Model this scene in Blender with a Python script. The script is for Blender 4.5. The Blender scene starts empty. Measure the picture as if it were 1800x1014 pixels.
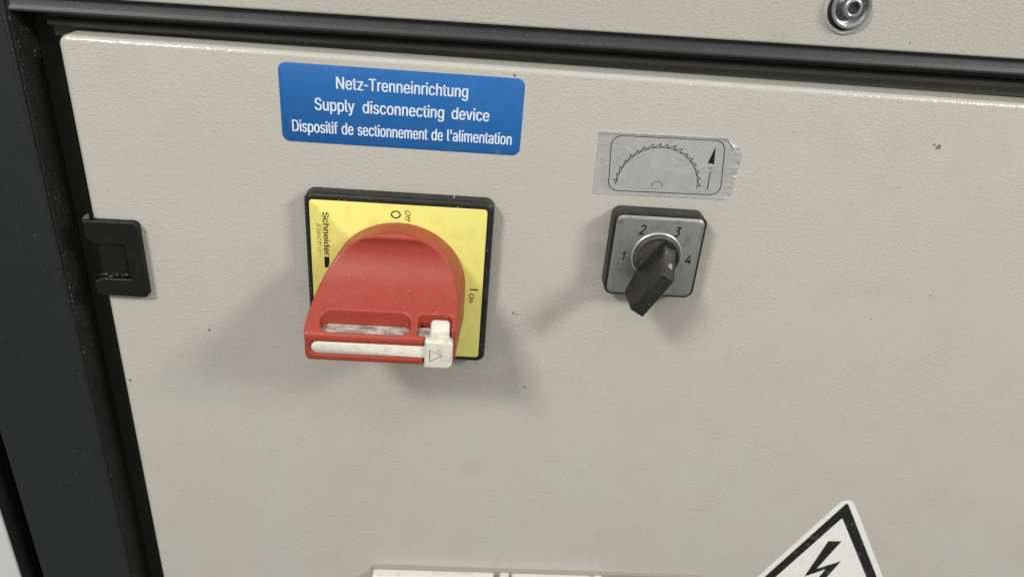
import bpy, bmesh, math, random
from mathutils import Vector, Matrix, noise
random.seed(7)
MM = 0.001
C = bpy.context.scene.collection
S = bpy.context.scene

# ------------------------------------------------------------ camera
# millimetres: x right, z up, d = distance out of the door sheet towards the viewer (blender y = -d)
cam_data = bpy.data.cameras.new("camera")
cam = bpy.data.objects.new("camera", cam_data); C.objects.link(cam)
cam.matrix_world = Matrix(((0.99666809, -0.05383631, -0.06127283, 0.0163307),
                           (-0.02869948, 0.47170937, -0.8812869, -0.353216),
                           (0.07634821, 0.88010904, 0.46859261, 0.215582),
                           (0, 0, 0, 1)))
cam_data.sensor_width = 36; cam_data.lens = 26.825
cam_data.clip_start = 0.01; cam_data.clip_end = 20
cam_data.dof.use_dof = True; cam_data.dof.focus_distance = 0.375; cam_data.dof.aperture_fstop = 14
S.camera = cam

# ------------------------------------------------------------ light of the workshop hall
W = bpy.data.worlds.new("World"); S.world = W; W.use_nodes = True
wt = W.node_tree; wb = wt.nodes["Background"]; wb.inputs[0].default_value = (1.0, 0.99, 0.97, 1)
wc = wt.nodes.new("ShaderNodeTexCoord"); wx = wt.nodes.new("ShaderNodeSeparateXYZ"); wm = wt.nodes.new("ShaderNodeMapRange")
wt.links.new(wc.outputs["Generated"], wx.inputs[0]); wt.links.new(wx.outputs[2], wm.inputs["Value"])
wm.inputs["From Min"].default_value = -1; wm.inputs["From Max"].default_value = 1          # pale ceiling above, darker floor below
wm.inputs["To Min"].default_value = 0.17; wm.inputs["To Max"].default_value = 0.47; wt.links.new(wm.outputs[0], wb.inputs[1])
def area_lamp(name, loc, power, sx, sy, col):
    l = bpy.data.lights.new(name, 'AREA'); l.shape = 'RECTANGLE'; l.size = sx; l.size_y = sy
    l.energy = power; l.color = col
    o = bpy.data.objects.new(name, l); C.objects.link(o); o.location = loc
    o.rotation_euler = (Vector((0, 0, 0.02)) - Vector(loc)).to_track_quat('-Z', 'Y').to_euler()
    return o
area_lamp("ceiling_lamp_or_fill", (1.92, -1.30, 1.42), 38, 0.66, 0.40, (1.0, 0.99, 0.955))
area_lamp("ceiling_lamp_or_fill", (-1.32, -1.62, 1.72), 43, 0.50, 0.36, (1.0, 0.985, 0.95))
area_lamp("ceiling_lamp_or_fill", (0.05, -1.75, 2.45), 10, 2.2, 0.5, (1.0, 0.99, 0.96))  # added wide soft fill, stands in for bounce off the pale ceiling
S.view_settings.view_transform = 'Standard'; S.view_settings.look = 'None'
S.view_settings.exposure = 0; S.view_settings.gamma = 1

# ------------------------------------------------------------ materials
def srgb(r, g, b):
    f = lambda c: (c/255/12.92 if c <= 10 else ((c/255+0.055)/1.055)**2.4)
    return (f(r), f(g), f(b), 1)

class Mat:
    def __init__(s, name, col, rough=0.5, metal=0.0, spec=0.5, coat=0):
        s.m = bpy.data.materials.new(name); s.m.use_nodes = True
        s.t = s.m.node_tree; s.n = s.t.nodes; s.b = s.n["Principled BSDF"]
        s.b.inputs["Roughness"].default_value = rough; s.b.inputs["Metallic"].default_value = metal
        s.b.inputs["Specular IOR Level"].default_value = spec
        if coat: s.b.inputs["Coat Weight"].default_value = coat; s.b.inputs["Coat Roughness"].default_value = 0.15
        tc = s.n.new("ShaderNodeTexCoord"); mp = s.n.new("ShaderNodeMapping")
        mp.inputs["Scale"].default_value = (1000, 1000, 1000)     # texture space in millimetres
        s.t.links.new(tc.outputs["Object"], mp.inputs[0]); s.co = mp.outputs[0]
        rgb = s.n.new("ShaderNodeRGB"); rgb.outputs[0].default_value = col; s.col = rgb.outputs[0]
        s.nrm = None; s.rough = None
    def link(s, a, b): s.t.links.new(a, b)
    def warp(s, sc):
        mp = s.n.new("ShaderNodeMapping"); mp.inputs["Scale"].default_value = sc
        s.link(s.co, mp.inputs[0]); return mp.outputs[0]
    def noise(s, per_mm, detail=3, rough=0.55, dist=0, co=None):
        n = s.n.new("ShaderNodeTexNoise"); n.inputs["Scale"].default_value = per_mm
        n.inputs["Detail"].default_value = detail; n.inputs["Roughness"].default_value = rough
        n.inputs["Distortion"].default_value = dist
        s.link(co or s.co, n.inputs["Vector"]); return n.outputs["Fac"]
    def ramp(s, v, a, b, lo=0.0, hi=1.0):
        r = s.n.new("ShaderNodeMapRange"); r.interpolation_type = 'SMOOTHSTEP'
        r.inputs["From Min"].default_value = a; r.inputs["From Max"].default_value = b
        r.inputs["To Min"].default_value = lo; r.inputs["To Max"].default_value = hi
        s.link(v, r.inputs["Value"]); return r.outputs[0]
    def math(s, op, a, b):
        m = s.n.new("ShaderNodeMath"); m.operation = op
        for i, v in enumerate((a, b)):
            if isinstance(v, (int, float)): m.inputs[i].default_value = v
            else: s.link(v, m.inputs[i])
        return m.outputs[0]
    def mix(s, fac, col):
        m = s.n.new("ShaderNodeMix"); m.data_type = 'RGBA'
        if isinstance(fac, (int, float)): m.inputs[0].default_value = fac
        else: s.link(fac, m.inputs[0])
        s.link(s.col, m.inputs[6]); m.inputs[7].default_value = col; s.col = m.outputs[2]; return s
    def specks(s, per_mm, size, share, stretch=(1, 1, 1)):
        """mask of small irregular flecks; share = part of the cells that carry one"""
        co = s.warp(stretch)
        nz = s.n.new("ShaderNodeTexNoise"); nz.inputs["Scale"].default_value = per_mm*3; s.link(co, nz.inputs["Vector"])
        mx = s.n.new("ShaderNodeVectorMath"); mx.operation = 'MULTIPLY_ADD'
        s.link(nz.outputs["Color"], mx.inputs[0]); k = 0.35/per_mm; mx.inputs[1].default_value = (k, k, k); s.link(co, mx.inputs[2])
        v = s.n.new("ShaderNodeTexVoronoi"); v.inputs["Scale"].default_value = per_mm
        s.link(mx.outputs[0], v.inputs["Vector"])
        sep = s.n.new("ShaderNodeSeparateColor"); s.link(v.outputs["Color"], sep.inputs[0])
        pick = s.math('LESS_THAN', sep.outputs[0], share)
        rad = s.math('MULTIPLY', sep.outputs[1], size*per_mm)
        near = s.math('LESS_THAN', v.outputs["Distance"], rad)
        return s.math('MULTIPLY', pick, near)
    def bump(s, h, dist_mm, strength=1.0):
        b = s.n.new("ShaderNodeBump"); b.inputs["Strength"].default_value = strength
        b.inputs["Distance"].default_value = dist_mm*MM
        s.link(h, b.inputs["Height"])
        if s.nrm: s.link(s.nrm, b.inputs["Normal"])
        s.nrm = b.outputs[0]; return s
    def roughmap(s, v): s.rough = v; return s
    def done(s):
        s.link(s.col, s.b.inputs["Base Color"])
        if s.nrm: s.link(s.nrm, s.b.inputs["Normal"])
        if s.rough: s.link(s.rough, s.b.inputs["Roughness"])
        return s.m

def spot(M, x, z, r, jag=0.5, inner=0.75, outer=1.05):
    """dried dirt at a place of its own (x, z in the object's millimetres)"""
    co = M.n.new("ShaderNodeVectorMath"); co.operation = 'SUBTRACT'; M.link(M.co, co.inputs[0]); co.inputs[1].default_value = (x, 0, z)
    fl = M.n.new("ShaderNodeVectorMath"); fl.operation = 'MULTIPLY'; M.link(co.outputs[0], fl.inputs[0]); fl.inputs[1].default_value = (1, 0, 1)
    ln = M.n.new("ShaderNodeVectorMath"); ln.operation = 'LENGTH'; M.link(fl.outputs[0], ln.inputs[0])
    d = M.math('ADD', ln.outputs["Value"], M.math('MULTIPLY', M.noise(1.1/r, 3), jag*2*r))
    return M.ramp(d, r*inner+jag*r, r*outer+jag*r, 1, 0)

def painted_beige(name, spots=(), smears=(), base=srgb(189, 186, 176)):
    M = Mat(name, base, 0.36, spec=0.5)
    M.mix(M.ramp(M.noise(0.013, 4, 0.6), 0.42, 0.75, 0, 0.35), srgb(190, 180, 166))      # faint pink blotches
    M.mix(M.ramp(M.noise(0.03, 4, 0.6), 0.45, 0.75, 0, 0.4), srgb(182, 177, 166))
    M.mix(M.ramp(M.noise(0.35, 5, 0.7), 0.50, 0.80, 0, 0.45), srgb(166, 162, 146))
    M.mix(M.math('MULTIPLY', M.specks(0.055, 0.9, 0.04), 0.7), srgb(88, 82, 70))
    M.mix(M.math('MULTIPLY', M.specks(0.16, 0.4, 0.05), 0.5), srgb(110, 104, 90))
    M.mix(M.math("MULTIPLY", M.specks(0.20, 1.2, 0.10, (0.35, 1, 2.2)), 0.30), srgb(140, 134, 120))
    M.mix(M.math("MULTIPLY", M.specks(0.16, 1.0, 0.08, (2.6, 1, 0.5)), 0.35), srgb(206, 202, 192))
    for (x, z, r) in spots: M.mix(M.math('MULTIPLY', spot(M, x, z, r), 0.7), srgb(62, 56, 48))
    for (x, z, rad, amt) in smears:      # hand grime and rubbed dirt
        m_ = M.math('MULTIPLY', spot(M, x, z, rad, 0.6, 0.2, 2.0), M.ramp(M.noise(1.5, 6, 0.8), 0.46, 0.70, 0.12*amt, amt*1.5))
        M.mix(m_, srgb(120, 108, 88))
    peel = M.math('MULTIPLY', M.noise(0.62, 2, 0.5, 0.3, M.warp((0.85, 1, 1.2))), M.ramp(M.noise(0.02, 3), 0.35, 0.65, 0.35, 1.0))
    M.bump(peel, 0.34, 1.0)
    M.bump(M.noise(1.1, 2, 0.5), 0.10, 1.0)
    M.roughmap(M.ramp(M.noise(0.05, 4), 0.3, 0.7, 0.15, 0.22))
    return M.done()

def charcoal(name, col, rough, chips=0.06, bump=0.05):
    M = Mat(name, col, rough, spec=0.4)
    M.mix(M.ramp(M.noise(0.08, 4), 0.4, 0.7, 0, 0.5), tuple(c*0.7 for c in col[:3])+(1,))
    dens = M.ramp(M.noise(0.02, 3), 0.36, 0.56)
    f = M.math('MULTIPLY', M.specks(0.45, 0.55, chips*0.8), dens)
    M.mix(M.math('MULTIPLY', f, 0.6), srgb(125, 123, 116))
    f2 = M.math('MULTIPLY', M.specks(1.1, 0.28, chips*1.5), dens)
    M.mix(M.math('MULTIPLY', f2, 0.7), srgb(125, 123, 115))
    M.bump(M.noise(0.9, 3), bump, 1)
    return M.done()

def plastic(name, col, rough=0.45, grime=None, grime_amt=0.4, dust=0.0, bump=0.03, dust_col=srgb(215, 205, 190), scale=0.12, spec=0.4):
    M = Mat(name, col, rough, spec=spec)
    if grime: M.mix(M.ramp(M.noise(scale, 5, 0.65, 0.5), 0.45, 0.78, 0, grime_amt), grime)
    if dust:
        M.mix(M.math('MULTIPLY', M.specks(0.7, 0.32, dust*0.6), 0.85), dust_col)
        M.mix(M.math('MULTIPLY', M.specks(1.6, 0.17, dust), 0.6), dust_col)
    M.bump(M.noise(2.2, 2), bump, 1)
    M.roughmap(M.ramp(M.noise(0.25, 4), 0.3, 0.7, rough-0.06, rough+0.08))
    return M.done()

def metal(name, col, rough, brushed=None, bump=0.02, grime=0.3):
    M = Mat(name, col, rough, metal=0.9)
    co = M.warp(brushed) if brushed else None
    M.mix(M.ramp(M.noise(1.0, 4, 0.6, 0, co), 0.35, 0.7, 0, 0.45), tuple(c*0.6 for c in col[:3])+(1,))
    M.mix(M.ramp(M.noise(0.25, 5, 0.65), 0.5, 0.75, 0, grime), srgb(60, 56, 48))
    M.bump(M.noise(1.2, 3, 0.6, 0, co), bump, 1)
    return M.done()

SPOTS = [(242, 118, 1.4), (239.6, 119.0, 0.7), (-118.6, -7.2, 0.9), (42.6, 13.0, 0.8), (44.6, 12.2, 0.5), (-166+0.8, -42.3, 1.0),
         (266, 37, 0.6), (53, -34.6, 0.8), (33.7, 137.9, 0.8), (238, 21, 0.5)]
m_beige = painted_beige("beige_powder_coat", SPOTS, [(83, 52, 5, .55), (84, 66, 4, .35), (80, 36, 5, .3), (62, 8, 7, .3), (60, 3, 3, .35), (45, -28, 5, .2), (-20, -24, 8, .25), (25, -95, 6, .2), (-68, 20, 4, .3), (-40, -45, 9, .15)])
m_beige2 = painted_beige("beige_powder_coat_fascia", [(212, 165, 0.5)], [(150, 163, 6, .2)])
m_frame = charcoal("charcoal_paint", srgb(33, 36, 37), 0.45, 0.06)
m_frame_side = charcoal("chipped_charcoal_paint", srgb(34, 35, 33), 0.5, 1.0)
m_band = charcoal("charcoal_paint_rail", srgb(54, 57, 57), 0.45, 0.10)
m_gap = charcoal("dark_recess_and_shade", srgb(36, 37, 34), 0.6, 0.05)  # also colours the strip and disc that stand in for shade
m_rubber = charcoal("rubber_seal", srgb(70, 71, 66), 0.5, 0.04)
m_neighbour = plastic("light_grey_powder_coat", srgb(200, 200, 198), 0.4, srgb(180, 180, 178), 0.3)
m_black = plastic("black_plastic", srgb(30, 30, 26), 0.42, srgb(66, 62, 52), 0.3, 0.12, 0.04)
m_knob = plastic("dusty_black_plastic", srgb(36, 36, 33), 0.40, srgb(66, 64, 57), 0.35, 0.12, 0.06, srgb(130, 127, 118), 0.35)
m_collar = plastic("dusty_grey_plastic", srgb(66, 65, 60), 0.5, srgb(104, 101, 92), 0.6, 0.15, 0.04, srgb(170, 166, 156), 0.5)
m_hinge = plastic("black_hinge_plastic", srgb(17, 18, 16), 0.5, srgb(34, 33, 30), 0.4, 0.06, 0.08, srgb(95, 93, 86), spec=0.3)
m_yellow = plastic("yellow_sheet", srgb(236, 228, 128), 0.42, srgb(205, 190, 110), 0.45, 0.0, 0.01)
m_print = plastic("black_print", srgb(24, 22, 18), 0.5)
m_print_faded = plastic("worn_black_print", srgb(120, 108, 55), 0.5, srgb(225, 208, 110), 1.0, scale=0.9)
m_white_print = plastic("white_print", srgb(222, 232, 244), 0.45)
m_offwhite = plastic("offwhite_plastic", srgb(222, 217, 203), 0.4, srgb(150, 142, 124), 0.5, 0.02, 0.03, srgb(90, 84, 72), 0.35)
m_grime = plastic("packed_grime", srgb(104, 96, 82), 0.7, srgb(190, 184, 170), 0.9, scale=0.8)
def dirty_white():
    M = Mat("dirty_white_plastic", srgb(204, 198, 186), 0.5)
    co = M.warp((0.3, 0.6, 0.6))
    M.mix(M.ramp(M.noise(0.35, 5, 0.65, 0.3, co), 0.38, 0.62, 0.1, 0.75), srgb(112, 104, 92))
    M.mix(M.ramp(M.noise(0.8, 5, 0.7, 0.6, co), 0.52, 0.66, 0, 0.75), srgb(60, 54, 46))
    M.bump(M.noise(1.0, 4, 0.7), 0.15, 1)
    return M.done()
m_dirty_white = dirty_white()
m_mark = plastic("worn_white_paint", srgb(158, 154, 142), 0.5, srgb(80, 88, 80), 0.9, scale=0.9)
m_housing_back = plastic("shaded_offwhite_housing", srgb(150, 146, 132), 0.5)  # housing colour darkened for the shade behind and between the flaps
m_housing = plastic("offwhite_housing", srgb(216, 214, 206), 0.45, srgb(160, 154, 136), 0.4, 0.02)
m_sign = plastic("white_sign_film", srgb(236, 235, 230), 0.4, srgb(200, 196, 186), 0.3)
m_foil_line = plastic("foil_print", srgb(26, 26, 26), 0.4)
m_silver = metal("brushed_aluminium", srgb(190, 190, 188), 0.40, (3.0, 3.0, 0.06), 0.02, 0.35)
m_chrome = metal("bright_metal", srgb(240, 240, 236), 0.28, None, 0.01, 0.1)
m_zinc = metal("zinc_plated_steel", srgb(196, 200, 204), 0.28, None, 0.04, 0.3)
m_zinc_dark = metal("dull_zinc", srgb(132, 133, 130), 0.36, None, 0.05, 0.5)

def red_plastic():
    M = Mat("red_plastic", srgb(160, 60, 46), 0.40, spec=0.5)
    M.mix(M.ramp(M.noise(0.06, 4, 0.6), 0.42, 0.7, 0, 0.45), srgb(154, 62, 42))
    # brown grime rubbed on the round skirt next to the plate (it sits low on the part)
    sx = M.n.new("ShaderNodeSeparateXYZ"); M.link(M.co, sx.inputs[0])
    low = M.ramp(sx.outputs[1], -21, -11, 0, 1)
    M.mix(M.math('MULTIPLY', low, M.ramp(M.noise(0.13, 5, 0.7), 0.42, 0.66, 0.05, 0.45)), srgb(128, 86, 66))
    M.mix(M.math('MULTIPLY', M.specks(0.7, 0.26, 0.16), M.ramp(M.noise(0.05, 2), 0.45, 0.6)), srgb(232, 190, 175))
    M.mix(M.math('MULTIPLY', M.specks(1.5, 0.18, 0.16), 0.45), srgb(224, 160, 145))
    M.mix(M.math('MULTIPLY', M.specks(0.10, 1.4, 0.3, (1, 1, 2.5)), 0.6), srgb(88, 40, 30))
    M.bump(M.noise(1.4, 3, 0.6), 0.07, 1)
    M.roughmap(M.ramp(M.noise(0.2, 4), 0.3, 0.7, 0.34, 0.48))
    return M.done()
m_red = red_plastic()

def blue_film():
    M = Mat("blue_sign_film", srgb(34, 100, 168), 0.38, spec=0.4)
    M.mix(M.ramp(M.noise(0.05, 5, 0.6, 1.0), 0.45, 0.75, 0, 0.5), srgb(44, 108, 172))
    M.mix(M.math('MULTIPLY', M.specks(0.07, 1.0, 0.05), 0.35), srgb(90, 140, 190))
    sc = spot(M, 45.5, -17.4, 1.6, 1.2)                                            # scuffed lower right edge
    M.mix(M.math('MULTIPLY', sc, M.ramp(M.noise(1.2, 4), 0.45, 0.55)), srgb(120, 122, 124))
    M.bump(M.noise(0.25, 2), 0.12, 1)
    return M.done()
m_blue = blue_film()

def foil():
    M = Mat("silver_foil", srgb(204, 204, 202), 0.30, metal=0.45)
    M.mix(M.ramp(M.noise(0.06, 5, 0.6, 1.5), 0.42, 0.62, 0, 0.6), srgb(192, 192, 188))
    M.mix(M.ramp(M.noise(0.3, 4, 0.7), 0.55, 0.75, 0, 0.35), srgb(150, 148, 144))
    v = M.n.new("ShaderNodeTexVoronoi"); v.feature = 'DISTANCE_TO_EDGE'; v.inputs["Scale"].default_value = 0.045
    M.link(M.warp((1, 1, 1.3)), v.inputs["Vector"])
    M.bump(M.ramp(v.outputs["Distance"], 0, 0.03), 0.07, 1)
    M.bump(M.noise(0.12, 3, 0.5, 1.0), 0.4, 1)
    return M.done()
m_foil = foil()

def print_black_film():
    M = Mat("black_sign_print", srgb(26, 26, 24), 0.35)
    bub = M.specks(0.30, 1.9, 0.5)
    M.mix(M.math('MULTIPLY', bub, 0.35), srgb(96, 96, 92)); M.bump(bub, 0.25, 1)
    return M.done()
m_sign_black = print_black_film()

# ------------------------------------------------------------ helpers
class BM:
    """mesh builder; vertices given as (x, d, z) in mm"""
    def __init__(s): s.v = []; s.f = []
    def add(s, vs, fs):
        o = len(s.v); s.v += [tuple(v) for v in vs]; s.f += [tuple(i+o for i in f) for f in fs]; return s
    def mesh(s, name, mat, org=(0, 0, 0), smooth=None):
        me = bpy.data.meshes.new(name)
        me.from_pydata([((x-org[0])*MM, -(d-org[1])*MM, (z-org[2])*MM) for (x, d, z) in s.v], [], s.f)
        me.validate(); b = bmesh.new(); b.from_mesh(me); bmesh.ops.recalc_face_normals(b, faces=b.faces); b.to_mesh(me); b.free()
        if mat: me.materials.append(mat)
        if smooth is not None:
            me.polygons.foreach_set("use_smooth", [True]*len(me.polygons))
            if smooth < 180: me.set_sharp_from_angle(angle=math.radians(smooth))
        me.update(); return me

def root(name, label, cat, at, group=None):
    o = bpy.data.objects.new(name, None); C.objects.link(o); o.empty_display_size = 0.01
    o.location = (at[0]*MM, -at[1]*MM, at[2]*MM); o['label'] = label; o['category'] = cat
    if group: o['group'] = group
    o['_o'] = at; return o
def tag(o, label, cat, group=None):
    o['label'] = label; o['category'] = cat
    if group: o['group'] = group
    return o
ORG = {}
def part(name, bm, mat, parent=None, at=None, smooth=40, mesh=None):
    """a part of parent (same origin as its thing) or, without a parent, a thing of its own at `at`"""
    org = ORG[parent.name] if parent else (at or (0, 0, 0))
    me = mesh or bm.mesh(name, mat, org, smooth)
    o = bpy.data.objects.new(name, me); C.objects.link(o)
    if parent: o.parent = parent
    else: o.location = (org[0]*MM, -org[1]*MM, org[2]*MM)
    ORG[o.name] = org
    return o
def thing(name, label, cat, at, group=None):
    o = root(name, label, cat, at, group); del o['_o']; ORG[o.name] = at; return o

def rr(x0, x1, z0, z1, r, n=6):
    """rounded rectangle outline; r one radius or four (bl, br, tr, tl)"""
    rs = r if isinstance(r, (tuple, list)) else (r,)*4
    P = []
    for (cx, cz, a, q) in ((x0, z0, 180, 0), (x1, z0, 270, 1), (x1, z1, 0, 2), (x0, z1, 90, 3)):
        k = max(rs[q], 0.02); ox = cx+k if cx == x0 else cx-k; oz = cz+k if cz == z0 else cz-k
        for i in range(n+1):
            t = math.radians(a+90*i/n); P.append((ox+k*math.cos(t), oz+k*math.sin(t)))
    return P
def loft(bm, rings, cap0=True, cap1=True):
    """rings: lists of (x,d,z), same count"""
    n = len(rings[0]); vs = [v for r in rings for v in r]; fs = []
    for k in range(len(rings)-1):
        for i in range(n):
            j = (i+1) % n; fs.append((k*n+i, k*n+j, (k+1)*n+j, (k+1)*n+i))
    if cap0: fs.append(tuple(range(n)))
    if cap1: fs.append(tuple((len(rings)-1)*n+i for i in range(n)))
    return bm.add(vs, fs)
def rbox(bm, x0, x1, z0, z1, d0, d1, rc=2, rf=1, n=6, back=0.0, k=4):
    """block on the sheet: corner radius rc in the plane, front edge rounded by rf"""
    rings = []
    def ring(ins, d):
        rs = rc if isinstance(rc, (tuple, list)) else (rc,)*4
        return [(x, d, z) for x, z in rr(x0+ins, x1-ins, z0+ins, z1-ins, [max(q-ins, 0.05) for q in rs], n)]
    if back: rings += [ring(back, d0), ring(0, d0+back)]
    else: rings.append(ring(0, d0))
    for i in range(k+1):
        a = math.pi/2*i/k; rings.append(ring(rf*(1-math.cos(a)), d1-rf+rf*math.sin(a)))
    return loft(bm, rings)
def poly(bm, pts, d0, d1):
    return loft(bm, [[(x, d0, z) for x, z in pts], [(x, d1, z) for x, z in pts]])
def box(bm, x0, x1, z0, z1, d0, d1):
    return poly(bm, [(x0, z0), (x1, z0), (x1, z1), (x0, z1)], d0, d1)
def lathe(bm, cx, cz, prof, n=48, cap0=True, cap1=True):
    return loft(bm, [[(cx+r*math.cos(2*math.pi*i/n), d, cz+r*math.sin(2*math.pi*i/n)) for i in range(n)] for r, d in prof], cap0, cap1)
def ribbon(bm, pts, w, d0, d1, closed=False):
    """a printed line of width w along pts"""
    n = len(pts); L = []; Rr = []
    for i in range(n):
        a = Vector(pts[(i-1) % n] if (closed or i) else pts[i]); b = Vector(pts[(i+1) % n] if (closed or i < n-1) else pts[i])
        c = Vector(pts[i]); t1 = (c-a); t2 = (b-c)
        if t1.length < 1e-9: t1 = t2
        if t2.length < 1e-9: t2 = t1
        t1.normalize(); t2.normalize(); n1 = Vector((-t1.y, t1.x)); n2 = Vector((-t2.y, t2.x)); m = n1+n2
        m = m.normalized() if m.length > 1e-6 else n1
        k = min(1/max(m.dot(n1), 0.35), 2.2)*w/2
        L.append((c.x+m.x*k, c.y+m.y*k)); Rr.append((c.x-m.x*k, c.y-m.y*k))
    vs = [(x, d1, z) for x, z in L]+[(x, d1, z) for x, z in Rr]+[(x, d0, z) for x, z in L]+[(x, d0, z) for x, z in Rr]
    fs = []
    for i in range(n if closed else n-1):
        j = (i+1) % n
        fs += [(i, j, n+j, n+i), (2*n+i, 2*n+j, j, i), (n+i, n+j, 3*n+j, 3*n+i)]
    return bm.add(vs, fs)
def arc(cx, cz, r, a0, a1, n=24):
    return [(cx+r*math.cos(math.radians(a0+(a1-a0)*i/n)), cz+r*math.sin(math.radians(a0+(a1-a0)*i/n))) for i in range(n+1)]

def evaluated(o):
    dg = bpy.context.evaluated_depsgraph_get(); dg.update()
    return bpy.data.meshes.new_from_object(o.evaluated_get(dg))
def drop(o):
    d = o.data; bpy.data.objects.remove(o)
    if isinstance(d, bpy.types.Mesh) and d.users == 0: bpy.data.meshes.remove(d)
    elif isinstance(d, bpy.types.Curve) and d.users == 0: bpy.data.curves.remove(d)

def lettering(words, d, depth=0.06, bold=0.0, shear=0.0):
    """words: (text, x0, x1, baseline z, cap height, turn); turn 0 reads to the right, -90 reads downwards
       (then x0,x1 are the start and end z and baseline is an x). Returns a BM."""
    out = BM()
    for (txt, a0, a1, base, cap, turn) in words:
        cu = bpy.data.curves.new("t", 'FONT'); cu.body = txt; cu.size = 1.0; cu.font = FONT or cu.font; cu.shear = shear
        cu.resolution_u = 4
        o = bpy.data.objects.new("t", cu); C.objects.link(o); me = evaluated(o); drop(o)
        xs = [v.co.x for v in me.vertices]; x_lo, x_hi = min(xs), max(xs)
        h = 0.729*1.0 if False else CAP
        vs = []
        for v in me.vertices:
            u = (v.co.x-x_lo)/(x_hi-x_lo); w = v.co.y/h*cap
            if turn == 0: vs.append((a0+(a1-a0)*u, w+base))
            else: vs.append((base+w, a0+(a1-a0)*u))
        n = len(vs)
        faces = [tuple(p.vertices) for p in me.polygons]
        steps = [0] if not bold else [-1, -0.5, 0, 0.5, 1]       # heavier strokes: sheets a hair apart, shifted sideways
        for k, st_ in enumerate(steps):
            ox = bold*cap*st_*(1 if turn == 0 else 0); oz = bold*cap*st_*(0 if turn == 0 else 1)
            out.add([(x+ox, d+depth+0.003*k, z+oz) for x, z in vs], faces)
        bpy.data.meshes.remove(me)
    return out
# the sans-serif that ships inside Blender; without it the built-in font is used
FONT = None
try:
    import os
    _p = os.path.join(bpy.utils.resource_path('LOCAL'), "datafiles", "fonts", "Inter.woff2")
    if os.path.exists(_p): FONT = bpy.data.fonts.load(_p)
except Exception: FONT = None
def cap_height():
    cu = bpy.data.curves.new("t", 'FONT'); cu.body = "H"; cu.size = 1.0; cu.font = FONT or cu.font
    o = bpy.data.objects.new("t", cu); C.objects.link(o); me = evaluated(o); drop(o)
    h = max(v.co.y for v in me.vertices); bpy.data.meshes.remove(me); return h
CAP = cap_height()

# ============================================================ the cabinet (setting of the close-up)
cab = thing("electrical_cabinet", "beige and charcoal sheet steel control cabinet filling the picture", "cabinet", (0, 0, 0))
# ---- door leaf
b = BM(); rbox(b, -168.6, 430, -430, 141.4, -22, 0, rc=(3, 3, 3, 4.5), rf=2.6, n=8, k=6)
door = part("door", b, m_beige, cab, smooth=60)

# ---- cabinet frame: uprights and top rail with a deep recess behind the door
b = BM(); rbox(b, -244, -188.6, -430, 260, -40, 0, rc=1.0, rf=1.6, n=3, k=4)
fr = part("frame", b, m_frame, cab, smooth=60)
b = BM(); box(b, -188.5, -187.6, -430, 149.6, -20, -1.9)
part("chipped_return", b, m_frame_side, fr)
b = BM()   # folded top rail, its lower edge rising very slightly to the right
rings = []
for (dz, d) in ((14, -22), (14, -3.2), (2.9, -3.2), (2.2, -2.7), (1.3, -2.1), (0.7, -2.1), (0.2, -2.6), (0, -3.4), (0.3, -22)):
    rings.append([(-188.5, d, 149.4+dz), (440, d, 155.4+dz)])
n = len(rings)
b.add([p for r in rings for p in r], [(2*i, 2*i+1, 2*i+3, 2*i+2) for i in range(n-1)])
part("top_rail", b, m_band, fr, smooth=50)
b = BM(); box(b, -187.6, 440, -430, 175, -23.5, -20.5)
part("recess_plate", b, m_gap, fr)
b = BM()
for (z0, r) in ((147.2, 2.0),):
    L = []
    for k in range(9):
        a = math.pi*k/8; L.append((r*math.cos(a), r*math.sin(a)))
    rings = [[(x, -12.0+s*1.6, z0-2.6+c+(x+182)*0.0085) for c, s in L] for x in (-176, 440)]
    nn = len(L)
    b.add([p for r_ in rings for p in r_], [(i, i+1, nn+i+1, nn+i) for i in range(nn-1)])
    # ledge that carries the seal
    b.add([(-176, -20.4, z0-9), (440, -20.4, z0-4), (440, -14.0, z0-4), (-176, -14.0, z0-9), (-176, -12.2, z0+0.9), (440, -12.2, z0+6.1), (-176, -20.4, z0+0.9), (440, -20.4, z0+6.1)],
          [(0, 1, 2, 3), (3, 2, 5, 4), (4, 5, 7, 6)])
part("rubber_seal", b, m_rubber, fr, smooth=50)

# ---- fascia above the door
b = BM()
def fascia_ring(ins, d):
    return [(-206+ins, d, 156.9+ins), (440, d, 162.9+ins), (440, d, 300), (-206+ins, d, 300)]
rings = [fascia_ring(0, -6)]
for i in range(5):
    a = math.pi/2*i/4; rings.append(fascia_ring(1.3*(1-math.cos(a)), -1.5+1.3*math.sin(a)))
loft(b, rings)
part("fascia_panel", b, m_beige2, cab, smooth=60)

# ---- neighbouring cabinet, far left, and the dark back between
b = BM(); rbox(b, -420, -258.2, -430, 260, -60, 0, rc=2, rf=1.0, n=3, k=4)
nb = part("neighbouring_cabinet", b, m_neighbour, at=(0, 0, 0), smooth=60)
b = BM(); box(b, -258.15, -257.7, -430, 260, -60, -1.2)
part("gap_shade_strip", b, m_gap, nb)  # dark sheet added over the lit cabinet side, paints the gap's shade
tag(nb, "light grey cabinet side at the far lower left edge", "cabinet")
b = BM(); box(b, -420, 440, -430, 300, -75, -62)
bk = part("wall", b, m_gap, at=(0, 0, 0)); bk['kind'] = 'structure'

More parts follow.
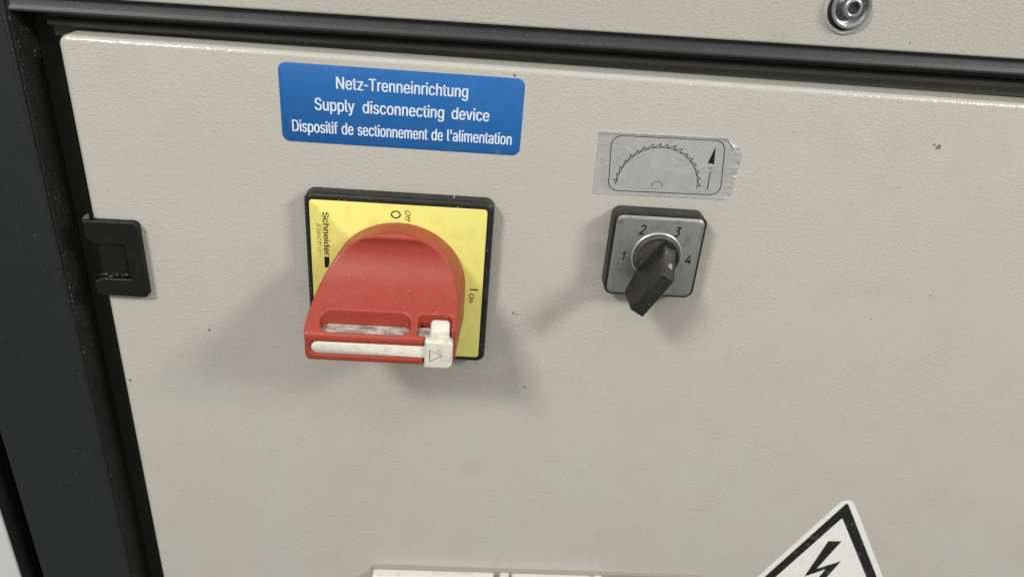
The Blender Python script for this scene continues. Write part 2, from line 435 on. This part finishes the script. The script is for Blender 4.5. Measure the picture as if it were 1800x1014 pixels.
# ============================================================ door hinge
from_pts = [(-171.5, 55.3), (-171.5, 45.5), (-166.8, 42.6), (-153.2, 42.6), (-153.2, 24.2), (-167.5, 24.2), (-170.0, 20.5), (-169.0, 14.6)] 
b = BM()
HZ = -0.9
outer = [(-171.5, 55.3), (-171.5, 46.0), (-166.8, 42.8), (-153.0, 42.8), (-153.0, 24.0), (-167.0, 24.0), (-171.0, 22.0), (-171.0, 14.3),
         (-148.0, 13.9), (-146.2, 14.3), (-145.3, 15.6), (-145.3, 53.2), (-146.0, 54.8), (-147.6, 55.5)]
outer = [(x-0.3, z+HZ) for x, z in outer]
rings = [[(x, 0.05, z) for x, z in outer], [(x, 3.6, z) for x, z in outer]]
cx, cz = -158, 34.5
ins = []
for i, (x, z) in enumerate(outer):      # chamfered front face
    ox = 0.5 if x < -160 else (-0.5 if x > -150 else 0.5)
    if abs(x+153.0) < 0.1: ox = 0.5
    oz = -0.5 if z > 50 else (0.5 if z < 18 else (0.5 if z > 34 else -0.5))
    ins.append((x+ox, 4.1, z+oz))
rings.append(ins); loft(b, rings)
hg = part("hinge", b, m_hinge, cab, smooth=30)
b = BM(); rings = []
for z in [42.4-0.6*i for i in range(31)]:
    r = 4.2 + 0.25*noise.noise(Vector((0, 0, z*0.8)))
    rings.append([(-160+r*1.9*math.cos(t*math.pi/12), 0.2+r*0.85*math.sin(t*math.pi/12), z) for t in range(13)])
nn = 13
b.add([p for r_ in rings for p in r_], [(k*nn+i, k*nn+i+1, (k+1)*nn+i+1, (k+1)*nn+i) for k in range(30) for i in range(12)])
part("barrel", b, m_hinge, hg, smooth=50)
b = BM()
for k in range(20):                      # metal swarf caught in the hinge
    x = -168+k*0.8+random.uniform(-.4, .4); z = 24.9+random.uniform(-0.5, 0.9); d = 3.2+random.uniform(0, 0.7); s = random.uniform(0.35, 0.9)
    vs = [(x+s*random.uniform(-1.6, 1.6), d+s*random.uniform(-.5, .8), z+s*random.uniform(-.7, .7)) for _ in range(5)]
    b.add(vs, [(0, 1, 2), (0, 2, 3), (0, 3, 4), (1, 2, 4), (2, 3, 4), (0, 1, 4)])
sw = part("metal_swarf", b, m_collar, at=(-160, 4, 25), smooth=None); sw['kind'] = 'stuff'
tag(sw, "grey metal shavings caught in the black hinge", "swarf")
b = BM(); loft(b, [[(-171.8+t, 2.3+q, 55.2) for t, q in ((0, 0), (3.4, 0), (3.4, 1.4), (0, 1.2))], [(-170.4+t*0.5, 2.6+q*0.5, 57.6) for t, q in ((1.2, 0), (4, 0), (4, 1), (2, 1))]])
part("pin_end", b, m_zinc_dark, hg)

# ============================================================ blue information sticker
st = thing("information_sticker", "blue rounded sticker with three lines of white text on the door", "sticker", (-17.1, 0, 118.3))
b = BM()
q = [(-73.2, 100.2), (38.5, 99.9), (39.0, 136.5), (-73.1, 136.7)]
loft(b, [[(x, d, z) for x, z in rr(-73.1+e, 38.8-e, 100.05+e, 136.6-e, 3.6-e, 8)] for e, d in ((0, 0.02), (0, 0.16), (0.08, 0.22))])
part("film", b, m_blue, st, smooth=60)
B = 0.026
part("lettering", lettering([("Netz", -47.2, -35.1, 126.2, 5.5, 0), ("-", -34.6, -32.9, 126.2, 5.5, 0), ("Trenneinrichtung", -32.4, 12.8, 126.3, 5.5, 0)], 0.24, bold=B), m_white_print, st, smooth=None)
part("lettering", lettering([("Supply", -57.3, -39.3, 115.8, 5.6, 0), ("disconnecting", -35.4, 2.1, 115.8, 5.6, 0), ("device", 5.8, 23.2, 115.8, 5.6, 0)], 0.24, bold=B), m_white_print, st, smooth=None)
part("lettering", lettering([("Dispositif", -68.1, -47.3, 105.0, 5.5, 0), ("de", -45.3, -40.0, 105.0, 5.5, 0), ("sectionnement", -37.9, -5.3, 105.0, 5.5, 0),
      ("de", -3.3, 1.9, 105.0, 5.5, 0), ("l'alimentation", 4.1, 34.5, 105.2, 5.5, 0)], 0.24, bold=B), m_white_print, st, smooth=None)

# ============================================================ main switch with red handle
ms = thing("main_switch", "red rotary handle main switch on a square yellow plate", "switch", (-17.5, 0, 31.7))
b = BM(); rbox(b, -63.3, 28.6, -14.2, 77.8, 0.03, 7.9, rc=4.5, rf=2.2, n=8, k=5)
part("mounting_plate", b, m_black, ms, smooth=60)
b = BM(); loft(b, [[(x, d, z) for x, z in rr(-60.6+e, 25.2-e, -10.9+e, 74.4-e, 1.6, 4)] for e, d in ((0, 7.8), (0, 8.05), (0.1, 8.12))])
yp = part("face_plate", b, m_yellow, ms, smooth=60)
part("lettering", lettering([("Schneider", 68.2, 45.0, -54.3, 2.8, -90)], 8.14, bold=0.045), m_print, ms, smooth=None)
part("lettering", lettering([("Electric", 62.3, 45.8, -57.4, 2.1, -90)], 8.14, bold=0.0, shear=0.3), m_print_faded, ms, smooth=None)
b = BM(); poly(b, [(-54.4, 44.3), (-52.0, 44.3), (-52.0, 41.0), (-52.7, 38.4), (-54.4, 38.4)], 8.13, 8.2)
part("logo_block", b, m_print, ms)
def ring_print(bm, cx, cz, rx, rz, w, d):
    pts = [(cx+rx*math.cos(t*math.pi/16), cz+rz*math.sin(t*math.pi/16)) for t in range(32)]
    ribbon(bm, pts, w, d, d+0.06, closed=True)
b = BM(); ring_print(b, -19.1, 69.2, 2.1, 1.75, 0.62, 8.14)
part("off_symbol", b, m_print, ms)
part("lettering", lettering([("Off", 71.6, 65.6, -14.6, 2.5, -90)], 8.14, bold=0.01, shear=0.25), m_print, ms, smooth=None)
b = BM(); box(b, 18.7, 22.9, 29.8, 30.55, 8.14, 8.2)
part("on_symbol", b, m_print, ms)
part("lettering", lettering([("On", 27.9, 22.6, 18.6, 2.6, -90)], 8.14, bold=0.02, shear=0.2), m_print, ms, smooth=None)

def cx_at(d): return -17.3-4.3*(d-8)/46.0
def rad_at(d): return 33.8+0.0*(d-8)
PROF = [(-2.2, 19.5), (0, 20.5), (4, 24), (8, 32), (11, 44), (12.3, 51), (13.4, 53.6), (14.6, 54), (25.8, 54), (27.1, 53.5), (28.1, 52.4), (29.5, 50.3), (32, 46.7), (34.5, 43.0), (37, 39.3),
        (40, 35.2), (43, 31.5), (46, 28.4), (49, 25.9), (52, 24.0), (55, 22.6), (58.5, 21.9), (61.0, 22.0), (62.6, 23.1), (63.6, 23.0), (64.5, 22.2), (65.1, 21.2), (65.5, 19.8)]
def s_of(z): return sum(s_lin(max(-2.2, min(65.5, z+o)))*w for o, w in ((-1.8, .1), (-0.9, .2), (0, .4), (0.9, .2), (1.8, .1))) if z > 29 else s_lin(z)
def s_lin(z):
    for (a, da), (b_, db) in zip(PROF, PROF[1:]):
        if a <= z <= b_: return da+(db-da)*(z-a)/(b_-a)
    return PROF[-1][1]
def handle_body():
    bm = BM(); rings = []
    zs = []; z = -2.15
    while z < 65.4: zs.append(z); z += 0.6
    zs.append(65.4)
    for z in zs:
        top = s_of(z)
        h = 33.8 if (12.5 < z < 31.6) else (math.sqrt(max(33.8**2-(z-31.6)**2, 0.3)) if z >= 31.6 else math.sqrt(max(33.8**2-(31.6-z)**2, 0.3)) )
        if z < 31.6: h = 33.8 if z > 13 else min(33.8, math.sqrt(max(33.8**2-(31.6-z)**2, 0.3)) + (33.8-math.sqrt(33.8**2-18.6**2))*max(0, (z-5)/8.0))
        L = []; Rr = []
        for k in range(13):
            d = 8.3+(top-8.3)*k/12
            rnd = 1.3*(max(0.0, (d-50.0)/4.0))**2-1.6*max(0.0, (d-25.0)/29.0)
            cr = 3.0*(1-math.sqrt(max(0, 1-min(1, max(0, (16.5-z)/3.7))**2))) if z > 12 else 3.0
            L.append((cx_at(d)-h+min(rnd, h*0.5)+cr*(d > 30), d, z)); Rr.append((cx_at(d)+h-min(rnd*0.4, h*0.3), d, z))
        T = [(L[-1][0]+(Rr[-1][0]-L[-1][0])*k/14, top, z) for k in range(1, 14)]
        rings.append(L+T+Rr[::-1])
    loft(bm, rings)
    return bm
def temp(bm, name="cut"):
    me = bm.mesh(name, None, ORG["main_switch"]); o = bpy.data.objects.new(name, me); C.objects.link(o); o.location = ms.location; return o
body = temp(handle_body(), "body")
def xd_prism(pts, z0, z1):
    return loft(BM(), [[(x, d, z0) for x, d in pts], [(x, d, z1) for x, d in pts]])
cuts = []
cuts.append(temp(xd_prism(rr(-49.4, -8.0, 43.0, 51.9, 4.2, 8), 22.5, 60)))         # padlock slot, long way through the grip
cuts.append(temp(xd_prism(rr(-4.4, 10.9, 43.0, 51.8, 0.5, 3), 21.5, 60)))          # slide pocket
cuts.append(temp(box(BM(), -1.3, 30, 5, 40, 49.4, 70)))                            # room for the slide cap
cuts.append(temp(poly(BM(), rr(-53.6, 3, 16.6, 23.7, 3.5, 8), 52.4, 70)))           # groove for the white strip
for c in cuts:
    m = body.modifiers.new("b", 'BOOLEAN'); m.operation = 'DIFFERENCE'; m.solver = 'EXACT'; m.object = c
m = body.modifiers.new("r", 'REMESH'); m.mode = 'VOXEL'; m.voxel_size = 0.42*MM; m.use_smooth_shade = True
m = body.modifiers.new("s", 'SMOOTH'); m.iterations = 15; m.factor = 0.5
me = evaluated(body); me.materials.clear(); me.materials.append(m_red); me.name = "handle"
me.polygons.foreach_set("use_smooth", [True]*len(me.polygons))
print("handle faces", len(me.polygons))
for c in cuts: drop(c)
drop(body)
hd = part("handle", None, None, ms, mesh=me)
# white padlock slide: strip, cap, stub (one moulding seen in three places)
b = BM(); loft(b, [[(x, d, z) for x, z in rr(-53.0+e, -0.9, 17.0+e, 23.2-e, (3.1-e, 0.1, 0.1, 3.1-e), 8)] for e, d in ((0, 52.0), (0, 53.3), (0.25, 53.6))])
part("slide_strip", b, m_offwhite, hd, smooth=60)
b = BM(); rbox(b, -0.9, 12.2, 12.2, 27.4, 49.6, 55.3, rc=(0.8, 3.0, 2.4, 0.8), rf=1.5, n=6, k=5, back=0.8)
capo = temp(b, "cap"); tri = temp(poly(BM(), [(1.2, 22.9), (1.6, 15.8), (8.0, 19.8)], 54.95, 60))
m = capo.modifiers.new("b", 'BOOLEAN'); m.operation = 'DIFFERENCE'; m.solver = 'EXACT'; m.object = tri
me = evaluated(capo); drop(tri); drop(capo); me.materials.clear(); me.materials.append(m_offwhite)
me.polygons.foreach_set("use_smooth", [True]*len(me.polygons)); me.set_sharp_from_angle(angle=math.radians(50)); me.name = "slide_cap"
part("slide_cap", None, None, hd, mesh=me)
b = BM(); ribbon(b, [(1.35, 22.6), (1.7, 16.1), (7.7, 19.9)], 0.5, 54.9, 54.98, closed=True)
part("arrow_mark", b, m_grime, hd)
b = BM()
rings = []
for e, dz in ((0.9, 0.0), (0.25, -0.35), (0.0, -1.1), (0.0, -14)):
    rings.append([(x, d, (33.4 if dz > -5 else 33.4)+dz-(d-45)*0.42) for x, d in rr(1.4+e, 10.3-e, 45.0+e*0.6, 51.6-e*0.6, 1.5, 5)])
loft(b, rings)
part("slide_stub", b, m_offwhite, hd, smooth=60)
b = BM(); xz = rr(-49.1, -8.3, 43.3, 51.6, 3.9, 6)
loft(b, [[(x, d, 22.6) for x, d in xz], [(x, d, 27.0-(d-43)*0.1+0.5*noise.noise(Vector((x*0.3, d, 0)))) for x, d in xz]])
loft(b, [[(x, d, 21.6) for x, d in rr(-4.2, 2, 44.9, 51.6, 0.5, 3)], [(x, d, 28.0-(d-46)*0.2) for x, d in rr(-4.2, 2, 44.9, 51.6, 0.5, 3)]])
part("slide_core", b, m_dirty_white, hd, smooth=40)

# bright crumb on top of the plate
b = BM(); cx, cz = 9.0, 79.2
vs = [(cx+random.uniform(-1, 1), 6+random.uniform(-.8, 1.2), cz+random.uniform(-1.1, 1.1)) for _ in range(7)]
mec = bpy.data.meshes.new("metal_crumb"); bb = bmesh.new()
for v in vs: bb.verts.new(((v[0]-cx)*MM, -(v[1]-6)*MM, (v[2]-cz)*MM))
bmesh.ops.convex_hull(bb, input=bb.verts); bb.to_mesh(mec); bb.free(); mec.materials.append(m_chrome)
mc = bpy.data.objects.new("metal_crumb", mec); C.objects.link(mc); mc.location = (cx*MM, -6*MM, cz*MM)
tag(mc, "tiny shiny metal crumb lying on top of the yellow switch plate", "crumb")

# ============================================================ small rotary switch
rs = thing("rotary_switch", "small black rotary switch with silver plate numbered 1 to 4", "switch", (110.6, 0, 55.3))
b = BM(); rbox(b, 87.2, 133.6, 32.9, 78.2, 0.03, 10.0, rc=4.6, rf=0.7, n=8, k=3, back=0.6)
part("bezel", b, m_black, rs, smooth=50)
b = BM(); loft(b, [[(x, d, z) for x, z in rr(88.5+e, 132.3-e, 34.1+e, 77.0-e, 3.4-e, 8)] for e, d in ((0, 9.9), (0, 10.1), (1.3, 10.75), (1.5, 10.8))])
part("silver_plate", b, m_silver, rs, smooth=30)
STROKES = {"1": [[(0.15, 0.72), (0.55, 1.0), (0.55, 0.0)]],
           "2": [[(0.05, 0.78), (0.18, 0.95), (0.45, 1.0), (0.75, 0.93), (0.86, 0.74), (0.74, 0.52), (0.35, 0.26), (0.03, 0.0), (0.92, 0.0)]],
           "3": [[(0.06, 0.98), (0.86, 0.98), (0.42, 0.60), (0.72, 0.55), (0.88, 0.32), (0.76, 0.08), (0.42, 0.0), (0.10, 0.06)]],
           "4": [[(0.52, 1.0), (0.0, 0.26), (0.98, 0.26)], [(0.72, 0.58), (0.72, 0.0)]]}
for ch, x0, z0 in (("1", 92.9, 53.1), ("2", 100.4, 67.7), ("3", 117.6, 67.6), ("4", 125.9, 53.0)):
    b = BM()
    for st_ in STROKES[ch]: ribbon(b, [(x0+u*2.7+v*0.75, z0+v*4.7) for u, v in st_], 0.74, 10.83, 10.9)
    part("numeral", b, m_print, rs, smooth=None)
KC = (111.0, 56.2)
b = BM(); lathe(b, KC[0], KC[1], [(12.9, 10.7), (12.8, 11.2), (12.5, 11.45), (12.1, 11.5), (11.8, 11.2)], cap0=True, cap1=False)
part("collar_ring", b, m_chrome, rs, smooth=40)
b = BM(); lathe(b, KC[0], KC[1], [(11.9, 10.8), (11.9, 12.4), (11.5, 13.2), (10.9, 13.5), (10.2, 13.3), (9.9, 12.6), (9.7, 12.4)])
part("collar", b, m_collar, rs, smooth=40)
b = BM()
axis = Vector((12.3, 20.2)).normalized(); per = Vector((axis.y, -axis.x))
def K(x, z, s): return (x+per.x*s, z+per.y*s)
left = [(113.4, 12.5, 65.6), (101.0, 12.5, 48.2), (94.9, 22, 40.8), (96.1, 36, 38.9), (108.1, 36, 59.4)]
right = [(x+per.x*7.9, d, z+per.y*7.9) for x, d, z in left]
b.add(left+right, [(0, 1, 2, 3, 4), (9, 8, 7, 6, 5)]+[(i, (i+1) % 5, 5+(i+1) % 5, 5+i) for i in range(5)])
kb = b.mesh("knob_bar", m_knob, ORG[rs.name])
ko = bpy.data.objects.new("k", kb); C.objects.link(ko)
m = ko.modifiers.new("bv", 'BEVEL'); m.width = 0.7*MM; m.segments = 3; m.limit_method = 'NONE'
me = evaluated(ko); bpy.data.objects.remove(ko); me.name = "knob_bar"
me.polygons.foreach_set("use_smooth", [True]*len(me.polygons)); me.set_sharp_from_angle(angle=math.radians(60))
kn = part("knob", None, None, rs, mesh=me)
# white pointer mark on the sloping end face, near the front
e0 = Vector(left[4]); e1 = Vector(left[0])
def endp(t, s):      # t along slope from front, s across
    p = e0.lerp(e1, t); return (p.x+per.x*s+axis.x*0.06, p.y+0.06, p.z+per.y*s+axis.y*0.06)
b = BM(); b.add([endp(0.30, 2.9), endp(0.27, 5.6), endp(0.42, 5.8), endp(0.45, 4.6)], [(0, 1, 2, 3)])
part("pointer_mark", b, m_mark, kn)

# ============================================================ foil sticker with blade scale
fs = thing("foil_sticker", "silver foil sticker with saw blade scale and needle above the small switch", "sticker", (110.5, 0, 99.3))
NX, NZ = 90, 44; vs = []; fc = []
cBL, cBR, cTR, cTL = (76.4, 83.3), (145.0, 84.2), (146.4, 115.6), (75.8, 114.5)
for j in range(NZ+1):
    for i in range(NX+1):
        u, v = i/NX, j/NZ
        x = (cBL[0]*(1-u)+cBR[0]*u)*(1-v)+(cTL[0]*(1-u)+cTR[0]*u)*v
        z = (cBL[1]*(1-u)+cBR[1]*u)*(1-v)+(cTL[1]*(1-u)+cTR[1]*u)*v
        cut = max(0, (x-138.6)+(z-112.6)*1.55-3.4) if z > 105 else 0        # torn top right corner
        x -= cut*0.42; z -= cut*0.62
        cut = max(0, (x-141.5)-(z-86.5)*1.3-3.0) if z < 92 else 0
        x -= cut*0.4; z += cut*0.4
        e_r = max(0, (u-0.93)/0.07); e_b = max(0, (0.07-v)/0.07); e_t = max(0, (v-0.95)/0.05)
        nz_ = noise.noise(Vector((x*0.55, z*0.55, 3))); nz2 = noise.noise(Vector((x*1.3, z*1.3, 9)))
        x += e_r*0.75*noise.noise(Vector((4, z*0.9, 0))); z += (e_b*0.55+e_t*0.3)*noise.noise(Vector((x*0.6, 7, 0)))
        d = 0.12+0.75*e_r*(0.6+nz_*0.9+nz2*0.6)+0.40*e_b*abs(nz_+nz2*0.5)+e_t*(0.45+0.35*nz2)
        vs.append((x, max(d, 0.05), z))
for j in range(NZ):
    for i in range(NX):
        a = j*(NX+1)+i; fc.append((a, a+1, a+NX+2, a+NX+1))
nV = len(vs)
rim = [i for i in range(NX+1)]+[j*(NX+1)+NX for j in range(1, NZ+1)]+[NZ*(NX+1)+i for i in range(NX-1, -1, -1)]+[j*(NX+1) for j in range(NZ-1, 0, -1)]
lo = [(vs[i][0], 0.01, vs[i][2]) for i in rim]
b = BM(); b.add(vs+lo, fc+[(rim[k], rim[(k+1) % len(rim)], nV+(k+1) % len(rim), nV+k) for k in range(len(rim))])
part("film", b, m_foil, fs, smooth=35)
PD, PT = 0.16, 0.20
b = BM()
pts = []
fbl, fbr, ftr, ftl = (83.6, 85.6), (139.6, 86.4), (137.6, 114.0), (82.4, 113.3)
for (P, a0) in ((fbl, 180), (fbr, 270), (ftr, 0), (ftl, 90)):
    r = 5.0; ox = P[0]+(r if a0 in (180, 90) else -r); oz = P[1]+(r if a0 in (180, 270) else -r)
    pts += [(ox+r*math.cos(math.radians(a0+90*i/8)), oz+r*math.sin(math.radians(a0+90*i/8))) for i in range(9)]
ribbon(b, pts, 0.38, PD, PT, closed=True)
part("printed_frame", b, m_foil_line, fs)
tips = [(87.0, 94.5), (88.3, 98.1), (90.4, 101.4), (92.7, 104.3), (95.7, 106.7), (98.7, 108.6), (102.5, 109.9), (106.2, 110.6), (109.8, 110.4), (113.7, 110.0),
        (117.1, 108.7), (120.2, 106.3), (123.0, 103.9), (125.4, 101.3), (127.3, 97.6), (128.5, 94.2), (129.2, 90.6)]
BCX, BCZ, BR = 107.6, 88.6, 20.2
b = BM()
def on_arc(a): return (BCX+BR*math.cos(a), BCZ+BR*0.995*math.sin(a))
line = [(87.1, 88.9), (86.3, 91.3), (88.0, 91.0), on_arc(math.radians(176))]
prev = math.radians(172)
for (x, z) in tips:
    a = math.atan2(z-BCZ, x-BCX)
    line += [on_arc(prev), (x, z), on_arc(a+math.radians(0.8))]
    prev = a+math.radians(0.8)
line += [on_arc(math.radians(2))]
ribbon(b, line, 0.34, PD, PT)
ribbon(b, arc(BCX, BCZ, BR, 178, 2, 60), 0.24, PD+0.001, PT+0.005)
part("printed_saw_blade", b, m_foil_line, fs)
b = BM(); ribbon(b, arc(107.9, 89.0, 2.65, 178, 4, 16), 0.26, PD, PT)
part("printed_axle", b, m_foil_line, fs)
b = BM(); poly(b, [(132.9, 111.0), (130.7, 102.6), (133.9, 102.1)], PD, PT)
ribbon(b, [(132.95, 98.3), (133.0, 94.0), (133.2, 89.0)], 0.45, PD, PT)
part("printed_needle", b, m_foil_line, fs)
b = BM(); lathe(b, 132.6, 100.6, [(1.1, PD), (1.1, PT+0.05), (1.0, PT+0.1)], 20)
part("needle_pivot", b, m_chrome, fs)

# ============================================================ warning sign
ws = thing("warning_sign", "white triangular high voltage warning sticker cut off at the bottom right", "sign", (264, 0, -150))
def tri_out(apex, half, h, r, n=10):
    V = [Vector(apex), Vector((apex[0]-half, apex[1]-h)), Vector((apex[0]+half, apex[1]-h))]; P = []
    for i in range(3):
        c = V[i]; a = (V[i-1]-c).normalized(); d_ = (V[(i+1) % 3]-c).normalized(); bi = (a+d_).normalized()
        ang = math.acos(a.dot(d_))/2; o = c+bi*(r/math.sin(ang)); t1 = c+a*(r/math.tan(ang)); t2 = c+d_*(r/math.tan(ang))
        a1 = math.atan2(t1.y-o.y, t1.x-o.x); a2 = math.atan2(t2.y-o.y, t2.x-o.x); da = (a2-a1+math.pi) % (2*math.pi)-math.pi
        P += [(o.x+r*math.cos(a1+da*k/n), o.y+r*math.sin(a1+da*k/n)) for k in range(n+1)]
    return P
AX = 262.8
b = BM()
def shear(P): return [(x+(-z-108)*0.028, z) for x, z in P]       # the sticker sits turned by a degree or so
o3 = shear(tri_out((AX, -103.6), 60, 104, 6))
loft(b, [[(x, 0.02, z) for x, z in o3], [(x, 0.3, z) for x, z in o3]])
part("film", b, m_sign, ws)
b = BM(); oo = shear(tri_out((AX, -110.8), 52.0, 90.5, 1.2)); ii = shear(tri_out((AX, -124.0), 41.5, 71.5, 0.6))
nn = len(oo)
for d in (0.36,):
    b.add([(x, d, z) for x, z in oo]+[(x, d, z) for x, z in ii]+[(x, 0.3, z) for x, z in oo]+[(x, 0.3, z) for x, z in ii],
          [(i, (i+1) % nn, nn+(i+1) % nn, nn+i) for i in range(nn)]+[(2*nn+i, 2*nn+(i+1) % nn, (i+1) % nn, i) for i in range(nn)]+[(nn+i, nn+(i+1) % nn, 3*nn+(i+1) % nn, 3*nn+i) for i in range(nn)])
part("black_border", b, m_sign_black, ws)
b = BM(); poly(b, [(259.8, -144.4), (268.6, -144.2), (258.9, -169.6), (273.4, -162.0), (262.5, -192), (266.5, -191.0), (258.5, -203), (254.5, -189), (258.0, -190.5), (265.0, -169.9), (252.4, -177.4)], 0.3, 0.36)
part("lightning_bolt", b, m_sign_black, ws)

# ============================================================ off-white housing at the bottom edge
hs = thing("plastic_cover", "off-white plastic cover with two raised knuckles at the bottom edge", "cover", (70, 0, -190))
b = BM(); rbox(b, -34.0, 183, -260, -179.2, 0.03, 1.8, rc=2, rf=0.6, n=4, k=3)
part("back_plate", b, m_housing_back, hs, smooth=50)
for (x0, x1) in ((-33.2, 45.0), (56.6, 109.0)):
    b = BM(); rbox(b, x0, x1, -258, -181.4, 1.8, 8.0, rc=1.5, rf=1.6, n=4, k=4)
    part("cover_flap", b, m_housing, hs, smooth=50)
for (x0, x1) in ((48.6, 55.0), (110.4, 116.4)):
    b = BM(); rbox(b, x0, x1, -250, -180.8, 1.8, 10.0, rc=1.8, rf=1.6, n=5, k=4)
    part("knuckle", b, m_housing, hs, smooth=50)

# ============================================================ hex screw on the fascia
sc = thing("hex_screw", "zinc hex socket screw with dished washer on the fascia panel", "screw", (179.6, 0, 178))
SX, SZ = 179.6, 178.2
b = BM(); lathe(b, SX, SZ-0.9, [(11.2, -0.3), (10.9, 0.45), (10.2, 0.75), (9.6, 0.55), (9.3, -0.1)], 56, cap0=False, cap1=False)
part("hole_rim", b, m_beige2, sc, smooth=60)
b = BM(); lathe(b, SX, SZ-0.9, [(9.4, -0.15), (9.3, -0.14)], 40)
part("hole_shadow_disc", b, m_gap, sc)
b = BM(); lathe(b, SX, SZ, [(7.3, 2.9), (6.2, 2.2), (4.4, 1.8), (3.5, 1.8)], 56, cap0=False)
part('washer_dish', b, m_zinc_dark, sc, smooth=60)
b = BM(); lathe(b, SX, SZ, [(8.3, -0.05), (8.8, 2.2), (8.9, 3.0), (8.6, 3.3), (7.7, 3.35), (7.3, 3.1), (7.2, 2.7)], 56, cap0=False, cap1=False)
part("washer", b, m_zinc, sc, smooth=40)
b = BM(); lathe(b, SX, SZ, [(4.5, 1.8), (4.5, 3.6), (4.2, 4.5), (3.6, 5.0), (3.1, 5.05)], 40, cap0=False, cap1=False)
hexr = [[(SX+r*math.cos(math.radians(60*(i//7)+12)+math.radians(60*((i % 7)/7.0))) , d, SZ) for i in range(42)] for r, d in ((3.1, 5.05),)]
def hexring(r, d, rot=12):
    P = []
    for i in range(40):
        t = 2*math.pi*i/40; a = (t-math.radians(rot)) % (math.pi/3)-math.pi/6; rr_ = r*math.cos(math.pi/6)/math.cos(a)
        P.append((SX+rr_*math.cos(t), d, SZ+rr_*math.sin(t)))
    return P
circ = [(SX+3.1*math.cos(2*math.pi*i/40), 5.05, SZ+3.1*math.sin(2*math.pi*i/40)) for i in range(40)]
loft(b, [circ, hexring(2.9, 4.9)], cap0=False, cap1=False)
head = part('screw_head', b, m_zinc, sc, smooth=35)
b = BM(); loft(b, [hexring(2.9, 4.9), hexring(2.7, 2.0)], cap0=False, cap1=True)
part('hex_socket', b, m_zinc_dark, head, smooth=35)
